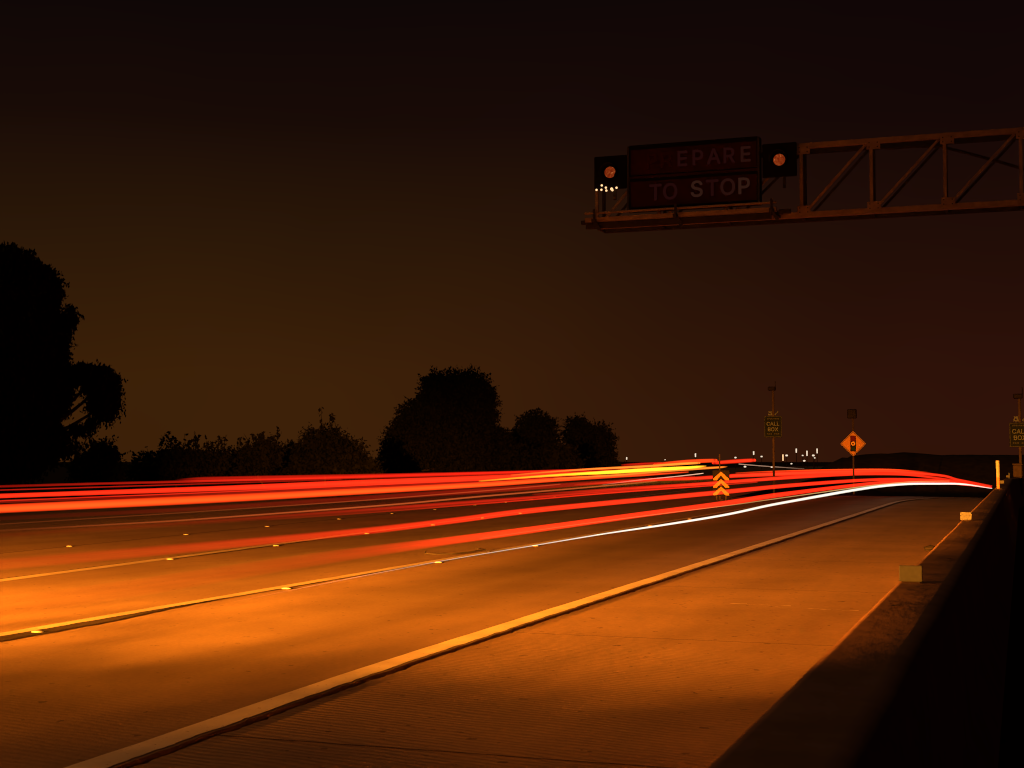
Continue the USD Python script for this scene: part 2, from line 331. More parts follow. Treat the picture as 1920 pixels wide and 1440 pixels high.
for k, (x, y, nm) in enumerate(((-.495, 6.9, 'nearest and largest square tan reflector standing on the barrier wall'), (-.515, 14.3, 'second square tan reflector along the barrier wall, smaller'),
                                (-.50, 38.1, 'tiny reflector on the barrier wall just right of the white delineator post'), (-.50, 52.9, 'farthest speck of a reflector on the barrier wall near the frame edge'))):
    t = thing('barrier_reflector', nm, 'reflector', (x, y, .802), group='reflectors along the barrier wall')
    obj('reflector_plate', box(.104, .010, .074, (0, 0, .042), .003), MAT['tan'], t)
    obj('reflector_foot', box(.085, .05, .008, (0, .025, .004), .002), MAT['dark_steel'], t)
t = thing('marker_post', 'thin upright grey marker post beyond the delineator beside the call box', 'post', (-.52, 61.0, .60 - .12))
obj('post', box(.06, .02, .42, (0, 0, .21), .004), MAT['letter_white'], t)

t = thing('delineator_post', 'cream topped delineator post standing on the barrier wall where the streaks end', 'post', (-.47, 30.6, .80))
obj('post', bar((0, 0, 0), (0, 0, .24), .066, round_=True, sides=16), MAT['post'], t, smooth=40)
obj('reflective_sleeve', bar((0, 0, .2402), (-.006, 0, .575), .072, round_=True, sides=16), MAT['white'], t, smooth=40)
obj('base_plate', box(.13, .12, .015, (0, 0, .0075), .004), MAT['dark_steel'], t)

# ------------------------------------------------------------------ overhead gantry
GY, ZB, ZT, DEEP = 33.0, 6.98, 8.57, .62
g = thing('sign_gantry', 'steel truss gantry arm reaching over the lanes from the right', 'gantry', (1.9, GY, 0))
def G(x, dy, z): return (x - 1.9, dy, z)
XL, XR = -9.52, 1.9
for dy, z in ((0, ZB), (0, ZT), (DEEP, ZB), (DEEP, ZT)):
    obj('chord', bar(G(XL, dy, z), G(XR - .2, dy, z), .12, (.14 if z == ZB else .09)), MAT['steel' if dy == 0 else 'dark_steel'], g)
xs = [-9.52, -8.0, -6.4, -4.66, -3.10, -1.51, .08, 1.5]
for dy in (0, DEEP):
    for i, x in enumerate(xs):
        obj('upright', bar(G(x, dy + (.012 if dy == 0 else -.012), ZB + .07), G(x, dy + (.012 if dy == 0 else -.012), ZT - .07), .07, .07), MAT['steel' if dy == 0 else 'dark_steel'], g)
    for a, b in zip(xs[:-1], xs[1:]):
        obj('diagonal_brace', bar(G(a + .10, dy, ZB + .07), G(b - .12, dy, ZT - .07), .055, .05), MAT['steel' if dy == 0 else 'dark_steel'], g)
for x in xs:
    obj('cross_tie', bar(G(x, .07, ZB - .01), G(x, DEEP - .07, ZB - .01), .07), MAT['dark_steel'], g)
    obj('cross_tie', bar(G(x, .07, ZT + .01), G(x, DEEP - .07, ZT + .01), .07), MAT['dark_steel'], g)
for x in xs[2:]:
    for z in (ZB + .10, ZT - .10):
        pl = obj('gusset_plate', box(.30, .012, .20, G(x + .06, -.078, z), .004), MAT['steel'], g)
        for bx, bz in ((-.09, .05), (.09, .05), (-.09, -.05), (.09, -.05)):
            obj('bolt', bar(G(x + .06 + bx, -.083, z + bz), G(x + .06 + bx, -.10, z + bz), .03, round_=True, sides=6), MAT['dark_steel'], pl)
cb = [(-3.05, .3, 8.52), (-2.7, .3, 8.44), (-2.2, .3, 8.45), (-1.6, .3, 8.40), (-1.0, .3, 8.2), (-.4, .3, 7.98), (.2, .3, 7.75), (.8, .3, 7.6)]
obj('cable', tube([G(*c) for c in cb], .035), MAT['dark_steel'], g, smooth=True)
obj('pole', bar((0, DEEP / 2, ground_z(1.9, GY) - .1), (0, DEEP / 2, ZT + .5), .46, round_=True, sides=24), MAT['steel'], g, smooth=40)
obj('pole_collar', box(.62, .9, .3, (0, DEEP / 2, ZB - .02), .03), MAT['steel'], g)

SX0, SX1, SY = -8.66, -5.53, GY - .42
SXC, SW_ = (SX0 + SX1) / 2, SX1 - SX0
t = thing('electric_sign', 'dark red two line warning sign reading PREPARE TO STOP on the gantry', 'sign', (SXC, SY, 7.22))
obj('sign_case', box(SW_, .22, 1.56, (0, .13, .78), .02), MAT['black'], t)
for z0, h_ in ((.86, .60), (.10, .60)):
    obj('face_panel', box(SW_ - .16, .02, h_, (0, .012, z0 + h_ / 2), .004), MAT['sign_face'], t)
obj('divider', box(SW_ - .06, .05, .055, (0, 0, .80), .008), MAT['sign_face'], t)
for s_ in (-1, 1):
    obj('side_rail', box(.05, .06, 1.52, (s_ * (SW_ / 2 - .03), -.004, .78), .008), MAT['dark_steel'], t)
for dz in (.03, 1.54):
    obj('edge_rail', box(SW_ - .10, .05, .04, (0, -.002, dz), .006), MAT['black'], t)
for sx in (-1.1, 0, 1.1):
    obj('hanger', box(.07, .22, 1.2, (sx, .30, .8)), MAT['dark_steel'], t)
def letters(word, xs_, z, h, mats):
    for ch, x, m in zip(word, xs_, mats):
        obj('letter', text(ch, h, .012, (x, -.010, z), True), MAT[m], t)
letters('PREPARE', [-.96, -.62, -.235, .13, .50, .86, 1.24], 1.17, .34, ['letter_off', 'letter_off', 'letter_dim', 'letter_dim', 'letter_dim', 'letter_dim', 'letter_lit'])
letters('TO', [-.88, -.53], .42, .36, ['letter_dim', 'letter_dim'])
letters('STOP', [.10, .46, .82, 1.20], .44, .36, ['letter_bright', 'letter_dim', 'letter_lit', 'letter_bright'])

def beacon(x, z, label, size):
    t = thing('warning_beacon', label, 'beacon', (x, GY - .50, z), group='amber beacons beside the gantry sign')
    obj('backplate', box(size, .05, size, (0, .10, 0), .02), MAT['black'], t)
    obj('housing', box(.44, .24, .44, (0, .24, 0), .03), MAT['black'], t)
    a = np.linspace(math.radians(-40), math.radians(220), 22)
    out = np.c_[.205 * np.cos(a), .205 * np.sin(a)]; inn = np.c_[.195 * np.cos(a), .195 * np.sin(a)][::-1]
    obj('visor', flat(Polygon(np.vstack([out, inn])), .24, (0, .075, 0)), MAT['black'], t)
    m = trimesh.creation.icosphere(3, .135); m.apply_scale((1, .32, 1)); m.apply_translation((0, .05, 0))
    obj('lens', m, MAT['lens'], t, smooth=True)
    obj('bracket', bar((.10, .12, -size / 2 - .25), (.10, .12, -size / 2 + .02), .06), MAT['dark_steel'], t)
    return t
b1 = beacon(-9.07, 8.18, 'amber warning beacon at the left end of the gantry, row of small glowing dots beneath', .80)
for i, (dx, dz) in enumerate(((-.33, -.40), (-.21, -.405), (-.20, -.30), (-.10, -.36), (-.09, -.43), (.04, -.40), (.06, -.43), (.16, -.38))):
    m = trimesh.creation.icosphere(2, .028 if i != 5 else .036); m.apply_translation((dx, .045, dz)); obj('glow_dot', m, MAT['lamp_warm'], b1, smooth=True)  # small glowing dots along the lower edge of the backplate
beacon(-5.09, 8.20, 'amber warning beacon right of the PREPARE sign on the gantry', .78)

t = thing('sign_light_rack', 'steel sign lighting walkway hung beneath the PREPARE sign', 'walkway', (-9.6, GY - .62, 6.85))
obj('front_rail', bar((.12, -.55, .25), (4.55, -.55, .25), .055, round_=True), MAT['steel'], t, smooth=40)
obj('light_tube', bar((.12, -.50, .10), (4.55, -.50, .10), .10, .08), MAT['steel'], t)
obj('lower_channel', bar((.1, -.35, -.02), (4.4, -.35, -.02), .12, .10), MAT['dark_steel'], t)
obj('rear_rail', bar((.05, .05, .12), (4.6, .05, .12), .08), MAT['dark_steel'], t)
for x in (.36, 2.28, 4.45):
    obj('support_bracket', cat_([bar((x, .45, .10), (x, -.70, .06), .08), bar((x, -.62, .08), (x + .14, -.62, -.16), .07), bar((x, -.6, .05), (x, -.6, .33), .05)]), MAT['dark_steel'], t)
for x in (.13, 4.72):
    obj('end_cap', box(.26, .10, .09, (x, -.42, .06), .01), MAT['dark_steel'], t)

# ------------------------------------------------------------------ roadside signs
def call_box(loc, ztop, zsign, w_, label, box_too=False):
    gz = float(ground_z(loc[0], loc[1])) - .1
    t = thing('call_box_sign', label, 'sign', (loc[0], loc[1], gz), group='call box signs by the bend')
    h_ = w_ * 1.22; zs = zsign - gz; zt = ztop - gz
    obj('post', bar((0, .04, 0), (0, .04, zt - .02), .10, round_=True, sides=12), MAT['dark_steel'], t, smooth=40)
    obj('post_cap', box(.32, .26, .17, (-.05, .04, zt + .04), .03), MAT['black'], t)
    obj('antenna', bar((.10, .04, zt + .1), (.10, .04, zt + .36), .03, round_=True), MAT['black'], t)
    obj('sign_plate', box(w_, .02, h_, (0, -.035, zs), .004), MAT['green'], t)
    b_ = .022
    ring = Polygon([(-w_ / 2 + .012, -h_ / 2 + .012), (w_ / 2 - .012, -h_ / 2 + .012), (w_ / 2 - .012, h_ / 2 - .012), (-w_ / 2 + .012, h_ / 2 - .012)])
    obj('sign_border', flat(ring.difference(ring.buffer(-b_, join_style=2)), .004, (0, -.0462, zs)), MAT['border'], t)
    obj('lettering', text('CALL', h_ * .175, .004, (0, -.0462, zs + h_ * .14), True), MAT['letter_white'], t)
    obj('lettering', text('BOX', h_ * .175, .004, (0, -.0462, zs - h_ * .12), True), MAT['letter_white'], t)
    for zz, n_ in ((.375, 9), (-.335, 7)):
        ms = [box(w_ * .72 / n_ * .72, .004, h_ * .055, (w_ * (-.36 + .72 * (k + .5) / n_), -.0485, zs + h_ * zz)) for k in range(n_) if k != n_ // 2 or zz > 0]
        [obj('small_print', mm, MAT['border'], t) for mm in ms]
    # pictogram above the plate: a telephone and a lifted handset
    zp = zs + h_ / 2 + .13
    ph = Polygon([(-.13, -.09), (.05, -.09), (.05, -.05), (.02, .03), (.03, .08), (-.11, .08), (-.10, .03), (-.13, -.05)])
    hole = Polygon([(-.05 + .035 * math.cos(a), -.02 + .035 * math.sin(a)) for a in np.linspace(0, 6.28, 13)[:-1]])
    obj('telephone_symbol', flat(ph.difference(hole), .012, (-.08, -.04, zp)), MAT['letter_white'], t)
    hs = np.c_[np.linspace(-.02, .10, 10), .10 * np.linspace(-1, 1, 10) ** 3]
    obj('handset_symbol', tube(np.c_[hs[:, 0] + .12, np.full(10, -.05), zp + hs[:, 1] * .9], np.r_[.032, .034, .022, .02, .02, .02, .02, .022, .034, .032]), MAT['letter_white'], t, smooth=True)
    if box_too:
        z1 = 1.02 - gz
        obj('phone_cabinet', box(.30, .22, .42, (-.10, -.14, z1), .03), MAT['dark_steel'], t)
        obj('cabinet_hood', box(.34, .27, .05, (-.10, -.15, z1 + .235), .01), MAT['dark_steel'], t)
        obj('cabinet_door', box(.24, .012, .32, (-.10, -.256, z1 - .01), .004), MAT['dark_steel'], t)
    return t
call_box((-10.26, 63.2), 4.50, 2.87, .76, 'green CALL BOX sign on a tall post between the diverging roads')
call_box((-.07, 53.0), 3.58, 2.28, .70, 'green CALL BOX sign cut by the right frame edge, phone cabinet on post', True)

gz = float(ground_z(-8.86, 81.8)) - .1
t = thing('signal_ahead_sign', 'orange diamond sign picturing a traffic light, dark box above it', 'sign', (-8.86, 81.8, gz))
zs = 2.34 - gz; hd = .66
obj('post', bar((0, .05, 0), (0, .05, 4.0 - gz), .10, round_=True, sides=12), MAT['dark_steel'], t, smooth=40)
obj('lamp_box', box(.50, .30, .52, (-.05, .05, 4.0 - gz), .04), MAT['black'], t)
dm = Polygon([(-hd, 0), (0, -hd), (hd, 0), (0, hd)]).buffer(.03)
obj('sign_plate', flat(dm, .012, (0, -.012, zs)), MAT['orange'], t)
rg = dm.buffer(-.02); obj('sign_border', flat(rg.difference(rg.buffer(-.035)), .004, (0, -.0245, zs)), MAT['tan'], t)
obj('signal_panel', flat(Polygon([(-.155, -.44), (.155, -.44), (.155, .44), (-.155, .44)]), .006, (0, -.0245, zs)), MAT['black'], t)
obj('red_panel', flat(Polygon([(-.14, .13), (.14, .13), (.14, .42), (-.14, .42)]), .006, (0, -.0310, zs)), MAT['maroon'], t)
ring = Polygon([(.115 * math.cos(a), .115 * math.sin(a)) for a in np.linspace(0, 6.283, 25)[:-1]])
obj('amber_disc', flat(ring.difference(ring.buffer(-.065)), .008, (0, -.0310, zs)), MAT['yellow'], t)
obj('green_disc', disc(.10, .006, (0, -.0310, zs - .27)), MAT['dark_green'], t)

gz = float(ground_z(-10.27, 51.6)) - .08
t = thing('chevron_marker', 'gore marker board with three orange upward chevrons between the two roads', 'marker', (-10.27, 51.6, gz))
zs = .58 - gz
obj('thin_pole', bar((-.06, .06, 0), (-.06, .06, 1.62 - gz), .05, round_=True), MAT['dark_steel'], t)
for s_ in (-1, 1):
    obj('leg', box(.05, .03, zs - .40, (s_ * .17, .03, (zs - .40) / 2)), MAT['dark_steel'], t)
obj('board', box(.62, .02, .92, (0, 0, zs), .01), MAT['black'], t)
for k in range(3):
    c = -.44 + k * .27
    ch = Polygon([(-.29, c), (-.16, c), (0, c + .17), (.16, c), (.29, c), (.29, c + .05), (0, c + .31), (-.29, c + .05)])
    obj('chevron', flat(ch, .006, (0, -.0105, zs)), MAT['orange'], t)

# ------------------------------------------------------------------ road studs
STUDS = {
 'beside the lane line nearest the camera': [(-7.41, 9.62), (-7.43, 13.77), (-7.42, 17.99), (-7.40, 22.02), (-7.40, 25.77), (-7.4, 29.6), (-7.4, 33.4)],
 'beside the second lane line': [(-11.18, 17.35), (-11.40, 20.77), (-11.72, 24.87), (-11.95, 28.67), (-12.30, 32.58), (-12.49, 35.93)],
 'in the far row along the dark joint': [(-14.46, 19.53), (-14.73, 23.38), (-14.95, 26.84), (-15.26, 30.85), (-15.52, 34.46), (-15.75, 37.93), (-16.1, 42.0), (-16.3, 45.4), (-16.75, 49.4), (-17.09, 53.2)],
 'on the near lane by the bend': [(-5.9, 60.0), (-5.5, 60.0)]}
ORD = ['leftmost', 'second', 'third', 'fourth', 'fifth', 'sixth', 'seventh', 'eighth', 'ninth', 'tenth']
proto = None
for row, pts in STUDS.items():
    for k, (x, y) in enumerate(pts):
        z = 0.0 if x > -11.2 else -.008
        if y > 48: z = float(course(y, x)[2]) if x > -8 else -.008
        lab = f'white road stud, {ORD[k]} from left {row}'
        if proto is None:
            t = proto = thing('road_stud', lab, 'road stud', (x, y, z), group='white studs along the lane lines')
            m = trimesh.creation.icosphere(3, .5); m = m.slice_plane((0, 0, 0), (0, 0, 1), cap=True, engine='earcut') if False else m
            vv = m.vertices.copy(); vv[:, 2] = np.maximum(vv[:, 2], 0); vv = vv * (.112, .09, .034); obj('dome', (vv, m.faces), MAT['ceramic'], t, smooth=50)
            obj('adhesive_pad', trimesh.creation.cylinder(.07, .006, sections=20), MAT['crack'], t)
        else:
            t = thing('road_stud', lab, 'road stud', (x, y, z), group='white studs along the lane lines')
            t.GetReferences().AddInternalReference(proto.GetPath()); t.SetInstanceable(True)

# a bent strip of scrap lying on the lane line, and crumbs of debris
pts = np.array([(-8.24, 19.50, .05), (-8.22, 19.42, .02), (-8.05, 19.46, .012), (-7.85, 19.60, .014), (-7.68, 19.95, .03), (-7.60, 20.25, .045), (-7.52, 20.3, .01)])
tt = np.linspace(0, 1, 40); pp = np.stack([np.interp(tt, np.linspace(0, 1, len(pts)), pts[:, i]) for i in range(3)], 1)
o = obj('scrap_strip', tube(pp, .011, 6), MAT['rubber'], smooth=True); tag(o, 'thin dark bent strip of scrap lying across the lane line', 'debris')
for (x, y, s_) , lab in (((-1.38, 23.26, .06), 'dark lump of debris on the shoulder below the barrier wall'), ((-8.0, 21.0, .02), 'tiny dark crumb beyond the bent scrap strip')):
    m = trimesh.creation.icosphere(2, s_); m.vertices *= (1.6, 1, .7); m.vertices += (meshkit.noise(m.vertices * 30, 3)[:, None] - .5) * s_ * .6; m.apply_translation((x, y, s_ * .3))
    o = obj('debris_lump', m, MAT['rubber'], smooth=True); tag(o, lab, 'debris')

# ------------------------------------------------------------------ trees and bushes
TRAILS = [
    ('faint deep red light streak highest of the streaks under the big trees at the left', 'deep', 1.6, [(-24.602, 13.423, 0.7, 0.035, 0.35), (-25.43, 31.37, 0.7, 0.0352, 0.35), (-25.79, 36.05, 0.7, 0.0393, 0.5), (-25.71, 40.82, 0.7, 0.0435, 0.6), (-27.1, 58.15, 0.7, 0.059, 0.6), (-30.1, 89.16, 0.7, 0.0696, 0.5), (-37.75, 132.51, 0.7, 0.0763, 0.2)]),
    ('deep red light streak band starting below the low bushes and thinning to the right', 'deep', 1.6, [(-23.99, 37.5, 0.8, 0.024, 0.0), (-23.92, 38.88, 0.8, 0.0825, 0.5), (-23.0, 49.34, 0.8, 0.1001, 0.75), (-23.4, 61.69, 0.8, 0.0975, 0.8), (-25.49, 80.37, 0.8, 0.0935, 0.7), (-32.5, 122.58, 0.8, 0.0935, 0.3)]),
    ('bright red light streak second from top at the left edge', 'red', 1.6, [(-18.308, 4.691, 0.7, 0.046, 1.0), (-18.39, 22.69, 0.7, 0.0458, 1.0), (-18.44, 29.28, 0.7, 0.0624, 1.0), (-19.46, 41.76, 0.7, 0.0932, 1.1), (-20.46, 53.95, 0.7, 0.0959, 1.1), (-22.0, 65.17, 0.7, 0.089, 1.1), (-24.86, 86.03, 0.7, 0.0826, 0.8), (-28.39, 117.46, 0.827, 0.0889, 0.5)]),
    ('dim brownish red light haze streak between the two brightest red streaks', 'deep', 1.6, [(-15.697, 0.835, 0.72, 0.025, 0.25), (-15.25, 18.82, 0.72, 0.0253, 0.25), (-15.04, 23.89, 0.72, 0.0356, 0.35), (-15.66, 33.61, 0.72, 0.0477, 0.5), (-16.81, 49.79, 0.72, 0.0583, 0.5), (-17.86, 61.8, 0.72, 0.0475, 0.3)]),
    ('broadest orange red light streak lowest of the bright ones at the left edge', 'orange_red', 1.6, [(-13.555, -1.419, 0.7, 0.063, 1.2), (-13.44, 16.58, 0.7, 0.0631, 1.2), (-13.39, 21.27, 0.7, 0.0724, 1.25), (-13.8, 29.62, 0.7, 0.0721, 1.25), (-14.42, 38.02, 0.7, 0.0751, 1.2), (-15.91, 50.17, 0.7, 0.0778, 1.1), (-17.21, 66.86, 0.7, 0.0636, 0.9), (-15.34, 68.96, 0.842, 0.0389, 0.4)]),
    ('dim brown red light streak just below the broadest orange red streak', 'deep', 1.6, [(-12.175, -4.124, 0.7, 0.028, 0.05), (-11.18, 13.8, 0.7, 0.0278, 0.05), (-10.86, 17.26, 0.7, 0.033, 0.14), (-11.17, 23.96, 0.7, 0.0535, 0.25), (-11.54, 30.42, 0.7, 0.0661, 0.4), (-12.02, 37.91, 0.7, 0.0661, 0.5), (-12.78, 49.68, 0.7, 0.0661, 0.5), (-13.75, 62.88, 0.7, 0.0472, 0.3)]),
    ('thin orange light streak alone above the row of white road studs', 'orange', 1.6, [(-10.622, -6.483, 0.7, 0.01, 0.05), (-9.2, 11.36, 0.7, 0.0102, 0.05), (-9.03, 12.64, 0.7, 0.0096, 0.15), (-8.89, 14.12, 0.7, 0.0105, 0.28), (-8.93, 16.02, 0.7, 0.0117, 0.4), (-9.04, 19.41, 0.7, 0.0138, 0.5), (-9.62, 25.36, 0.7, 0.0175, 0.5), (-10.41, 35.04, 0.7, 0.0202, 0.5), (-11.59, 47.17, 0.7, 0.0268, 0.4)]),
    ('wide dark red light streak under the thin orange streak', 'deep', 1.6, [(-9.489, -6.796, 0.66, 0.025, 0.04), (-9.06, 11.19, 0.66, 0.025, 0.04), (-8.94, 14.21, 0.66, 0.0272, 0.1), (-8.9, 17.41, 0.66, 0.0322, 0.25), (-8.91, 21.11, 0.66, 0.038, 0.5), (-8.89, 24.82, 0.66, 0.0389, 0.65), (-9.02, 30.36, 0.66, 0.0467, 0.7), (-9.01, 37.88, 0.66, 0.0572, 0.7), (-9.21, 45.65, 0.645, 0.0681, 0.7)]),
    ('red light streak band passing just above the chevron marker', 'red', 1.6, [(-10.43, 34.2, 0.78, 0.0264, 0.1), (-10.92, 42.45, 0.78, 0.0484, 0.5), (-11.31, 51.69, 0.74, 0.0679, 0.8), (-12.41, 68.56, 0.7, 0.1017, 1.1), (-12.55, 86.99, 0.66, 0.1434, 1.25), (-11.69, 107.78, 0.62, 0.1755, 1.2), (-10.16, 126.47, 0.5, 0.1813, 1.1), (-7.42, 124.3, 0.3, 0.1327, 1.0), (-3.95, 100.44, 0.12, 0.071, 0.8), (-1.75, 87.51, -0.05, 0.046, 0.5)]),
    ('red light streak band lower edge of the wide red band right of the chevron marker', 'red', 1.6, [(-8.67, 25.69, 0.74, 0.015, 0.1), (-8.65, 31.22, 0.74, 0.0299, 0.4), (-8.69, 39.71, 0.72, 0.0447, 0.7), (-8.97, 49.53, 0.7, 0.0643, 0.95), (-9.25, 64.12, 0.68, 0.0822, 1.1), (-9.25, 85.34, 0.62, 0.0926, 1.0), (-7.08, 96.36, 0.5, 0.0861, 0.9), (-4.49, 90.74, 0.3, 0.0643, 0.7), (-1.73, 86.84, -0.1, 0.0381, 0.4)]),
    ('upper of the two long single red light streaks crossing the chevron marker', 'red', 1.6, [(-8.042, -9.412, 0.63, 0.046, 0.1), (-6.86, 8.48, 0.63, 0.0455, 0.1), (-6.74, 9.57, 0.63, 0.0457, 0.15), (-6.63, 11.14, 0.63, 0.0422, 0.26), (-6.52, 13.86, 0.63, 0.0394, 0.55), (-6.64, 16.58, 0.63, 0.0395, 0.8), (-6.89, 19.91, 0.63, 0.0428, 1.0), (-6.98, 24.48, 0.62, 0.0469, 1.1), (-7.04, 34.55, 0.6, 0.058, 1.1), (-7.18, 45.17, 0.58, 0.0665, 1.1), (-6.94, 56.51, 0.56, 0.0719, 1.1), (-6.4, 70.44, 0.5, 0.076, 1.0), (-5.28, 79.29, 0.4, 0.0707, 1.0), (-3.76, 87.86, 0.15, 0.0621, 0.9), (-1.76, 88.03, -0.12, 0.0463, 0.7)]),
    ('lower of the two long single red light streaks, beside the thin white one', 'red', 1.6, [(-4.843, -11.788, 0.6, 0.05, 0.03), (-5.02, 6.21, 0.6, 0.0498, 0.03), (-5.04, 7.43, 0.6, 0.0544, 0.06), (-5.15, 9.25, 0.6, 0.0538, 0.1), (-5.21, 11.19, 0.6, 0.0476, 0.24), (-5.19, 12.96, 0.6, 0.0386, 0.75), (-5.16, 15.27, 0.6, 0.0386, 1.05), (-5.15, 19.41, 0.6, 0.0406, 1.1), (-5.1, 25.53, 0.6, 0.0476, 1.15), (-5.36, 33.71, 0.58, 0.0558, 1.15), (-5.41, 44.09, 0.56, 0.0561, 1.1), (-5.44, 59.88, 0.5, 0.0646, 1.0), (-4.73, 70.95, 0.4, 0.0632, 1.0), (-3.58, 83.61, 0.12, 0.0591, 0.9), (-1.76, 87.99, -0.15, 0.0463, 0.7)]),
    ('white light streak thickening towards the road bend, nearest of all the streaks', 'white', 1.0, [(-4.58, 7.82, 0.5, 0.0017, 0.05), (-4.63, 8.75, 0.5, 0.0021, 0.14), (-4.7, 10.09, 0.5, 0.0031, 0.24), (-4.75, 11.87, 0.5, 0.004, 0.4), (-4.73, 14.01, 0.5, 0.006, 0.6), (-4.71, 16.28, 0.5, 0.009, 1.0), (-4.6, 19.01, 0.5, 0.0153, 1.2), (-4.53, 22.66, 0.5, 0.0197, 1.3), (-4.7, 28.88, 0.5, 0.0271, 1.3), (-4.77, 38.86, 0.5, 0.039, 1.3), (-4.87, 51.59, 0.47, 0.0489, 1.3), (-4.65, 63.29, 0.4, 0.0529, 1.3), (-3.84, 72.57, 0.28, 0.0547, 1.3), (-3.18, 80.73, 0.15, 0.0545, 1.2), (-2.47, 84.13, 0.0, 0.0377, 1.0), (-1.63, 84.56, -0.15, 0.0252, 0.8)]),
    ('hair thin cream light streak running just above the white one', 'cream', 1.0, [(-5.05, 13.31, 0.6, 0.0039, 0.08), (-5.07, 16.0, 0.6, 0.005, 0.14), (-4.95, 20.8, 0.6, 0.0071, 0.25), (-4.77, 26.34, 0.6, 0.0098, 0.4), (-4.81, 35.07, 0.58, 0.0141, 0.6), (-4.85, 47.83, 0.55, 0.0207, 0.7), (-4.81, 65.38, 0.45, 0.0234, 0.6), (-3.74, 81.03, 0.3, 0.0215, 0.3)]),
    ('yellow light streak brightest of the far group left of the chevron marker', 'yellow', 1.6, [(-22.04, 58.11, 0.512, 0.0344, 0.2), (-22.17, 70.81, 0.676, 0.0685, 0.7), (-22.52, 81.3, 0.739, 0.1089, 1.2), (-23.05, 93.86, 0.827, 0.1244, 1.2), (-22.86, 104.54, 0.929, 0.0981, 1.1), (-22.88, 108.78, 0.994, 0.0611, 0.3)]),
    ('amber light streak running above the yellow one', 'amber', 1.6, [(-26.76, 75.56, 0.591, 0.0444, 0.2), (-27.12, 91.35, 0.833, 0.0704, 0.8), (-26.31, 102.26, 0.972, 0.0972, 1.0), (-25.2, 113.26, 1.19, 0.1065, 1.0), (-25.03, 116.5, 1.229, 0.0874, 0.9)]),
    ('amber light streak ending at the thin pole of the chevron marker', 'amber', 1.6, [(-21.46, 66.81, 0.532, 0.0389, 0.2), (-21.45, 77.44, 0.591, 0.0593, 0.6), (-21.45, 90.18, 0.748, 0.0767, 0.8), (-21.29, 100.85, 0.87, 0.085, 0.9), (-20.94, 105.22, 0.929, 0.0785, 0.8), (-20.95, 107.34, 0.961, 0.04, 0.2)]),
    ('orange red light streak with a blunt end above the amber ones', 'orange_red', 1.6, [(-26.41, 107.52, 1.116, 0.1222, 0.5), (-26.17, 111.85, 1.234, 0.1478, 0.9), (-25.44, 116.35, 1.36, 0.1748, 1.0), (-24.6, 120.9, 1.428, 0.1581, 1.0)]),
    ('short red light streak farthest right of the far group, ending bluntly', 'red', 1.6, [(-24.6, 120.91, 1.225, 0.1581, 0.8), (-23.64, 125.49, 1.36, 0.1867, 0.9), (-22.94, 129.98, 1.456, 0.1685, 1.05)]),
    ('short dull red light streak left of the far group beside the last tree', 'deep', 1.6, [(-31.41, 116.38, 1.049, 0.0889, 0.5), (-30.56, 118.8, 1.134, 0.113, 0.9), (-29.42, 121.32, 1.222, 0.0919, 0.7)]),
    ('fine pinkish white light streak ending just left of the chevron marker', 'pale', 1.0, [(-13.21, 46.36, 0.579, 0.0133, 0.1), (-13.54, 52.61, 0.661, 0.018, 0.4), (-13.78, 58.9, 0.716, 0.0222, 0.7), (-13.82, 65.25, 0.811, 0.0244, 0.9)]),
    ('fine pale light streak sloping down towards the right below the far lamps', 'pale', 1.0, [(-20.45, 109.63, 1.157, 0.0407, 0.5), (-19.11, 110.11, 1.035, 0.0407, 0.35), (-17.19, 110.8, 0.892, 0.0367, 0.25), (-15.74, 111.32, 0.79, 0.0244, 0.15)]),
    ('fine red light streak along the upper edge of the broadest orange red one', 'red', 1.0, [(-14.947, 0.734, 0.74, 0.013, 0.5), (-15.18, 18.73, 0.74, 0.0126, 0.5), (-15.3, 24.3, 0.74, 0.0155, 0.55), (-16.21, 34.77, 0.74, 0.0212, 0.6), (-17.17, 47.92, 0.74, 0.0282, 0.5), (-18.86, 61.85, 0.74, 0.0299, 0.3)]),
    ('fine dark red light streak just below the top band, left of the low bushes', 'deep', 1.0, [(-20.366, 7.664, 0.74, 0.017, 0.7), (-20.79, 25.65, 0.74, 0.0172, 0.7), (-20.95, 29.72, 0.74, 0.0194, 0.7), (-21.39, 35.9, 0.74, 0.0227, 0.6), (-22.0, 44.63, 0.74, 0.0274, 0.3)]),
    ('fine orange light streak midway between the broad band and the thin orange streak', 'orange', 1.0, [(-9.964, -5.488, 0.7, 0.007, 0.08), (-10.14, 12.51, 0.7, 0.007, 0.08), (-10.19, 15.58, 0.7, 0.0083, 0.12), (-10.4, 20.35, 0.7, 0.0105, 0.2), (-11.1, 27.71, 0.7, 0.0138, 0.28), (-12.58, 39.67, 0.7, 0.0169, 0.25)]),
    ('fine red light streak between the wide dark red one and the upper single streak', 'red', 1.0, [(-8.77, 15.74, 0.64, 0.0082, 0.05), (-8.64, 19.46, 0.64, 0.0098, 0.25), (-8.67, 24.19, 0.64, 0.0119, 0.5), (-8.85, 31.96, 0.64, 0.0153, 0.6), (-8.94, 43.09, 0.62, 0.0201, 0.6), (-9.17, 52.78, 0.6, 0.0244, 0.4)]),
    ('fine bright red line on top of the red band right of the chevron marker', 'orange_red', 1.0, [(-13.85, 73.47, 0.76, 0.03, 0.3), (-14.85, 102.92, 0.72, 0.0452, 0.8), (-13.6, 125.45, 0.68, 0.0545, 0.9), (-11.3, 140.6, 0.58, 0.0554, 0.8), (-8.72, 134.54, 0.45, 0.048, 0.3), (-7.44, 128.36, 0.38, 0.0365, 0.0)]),
]
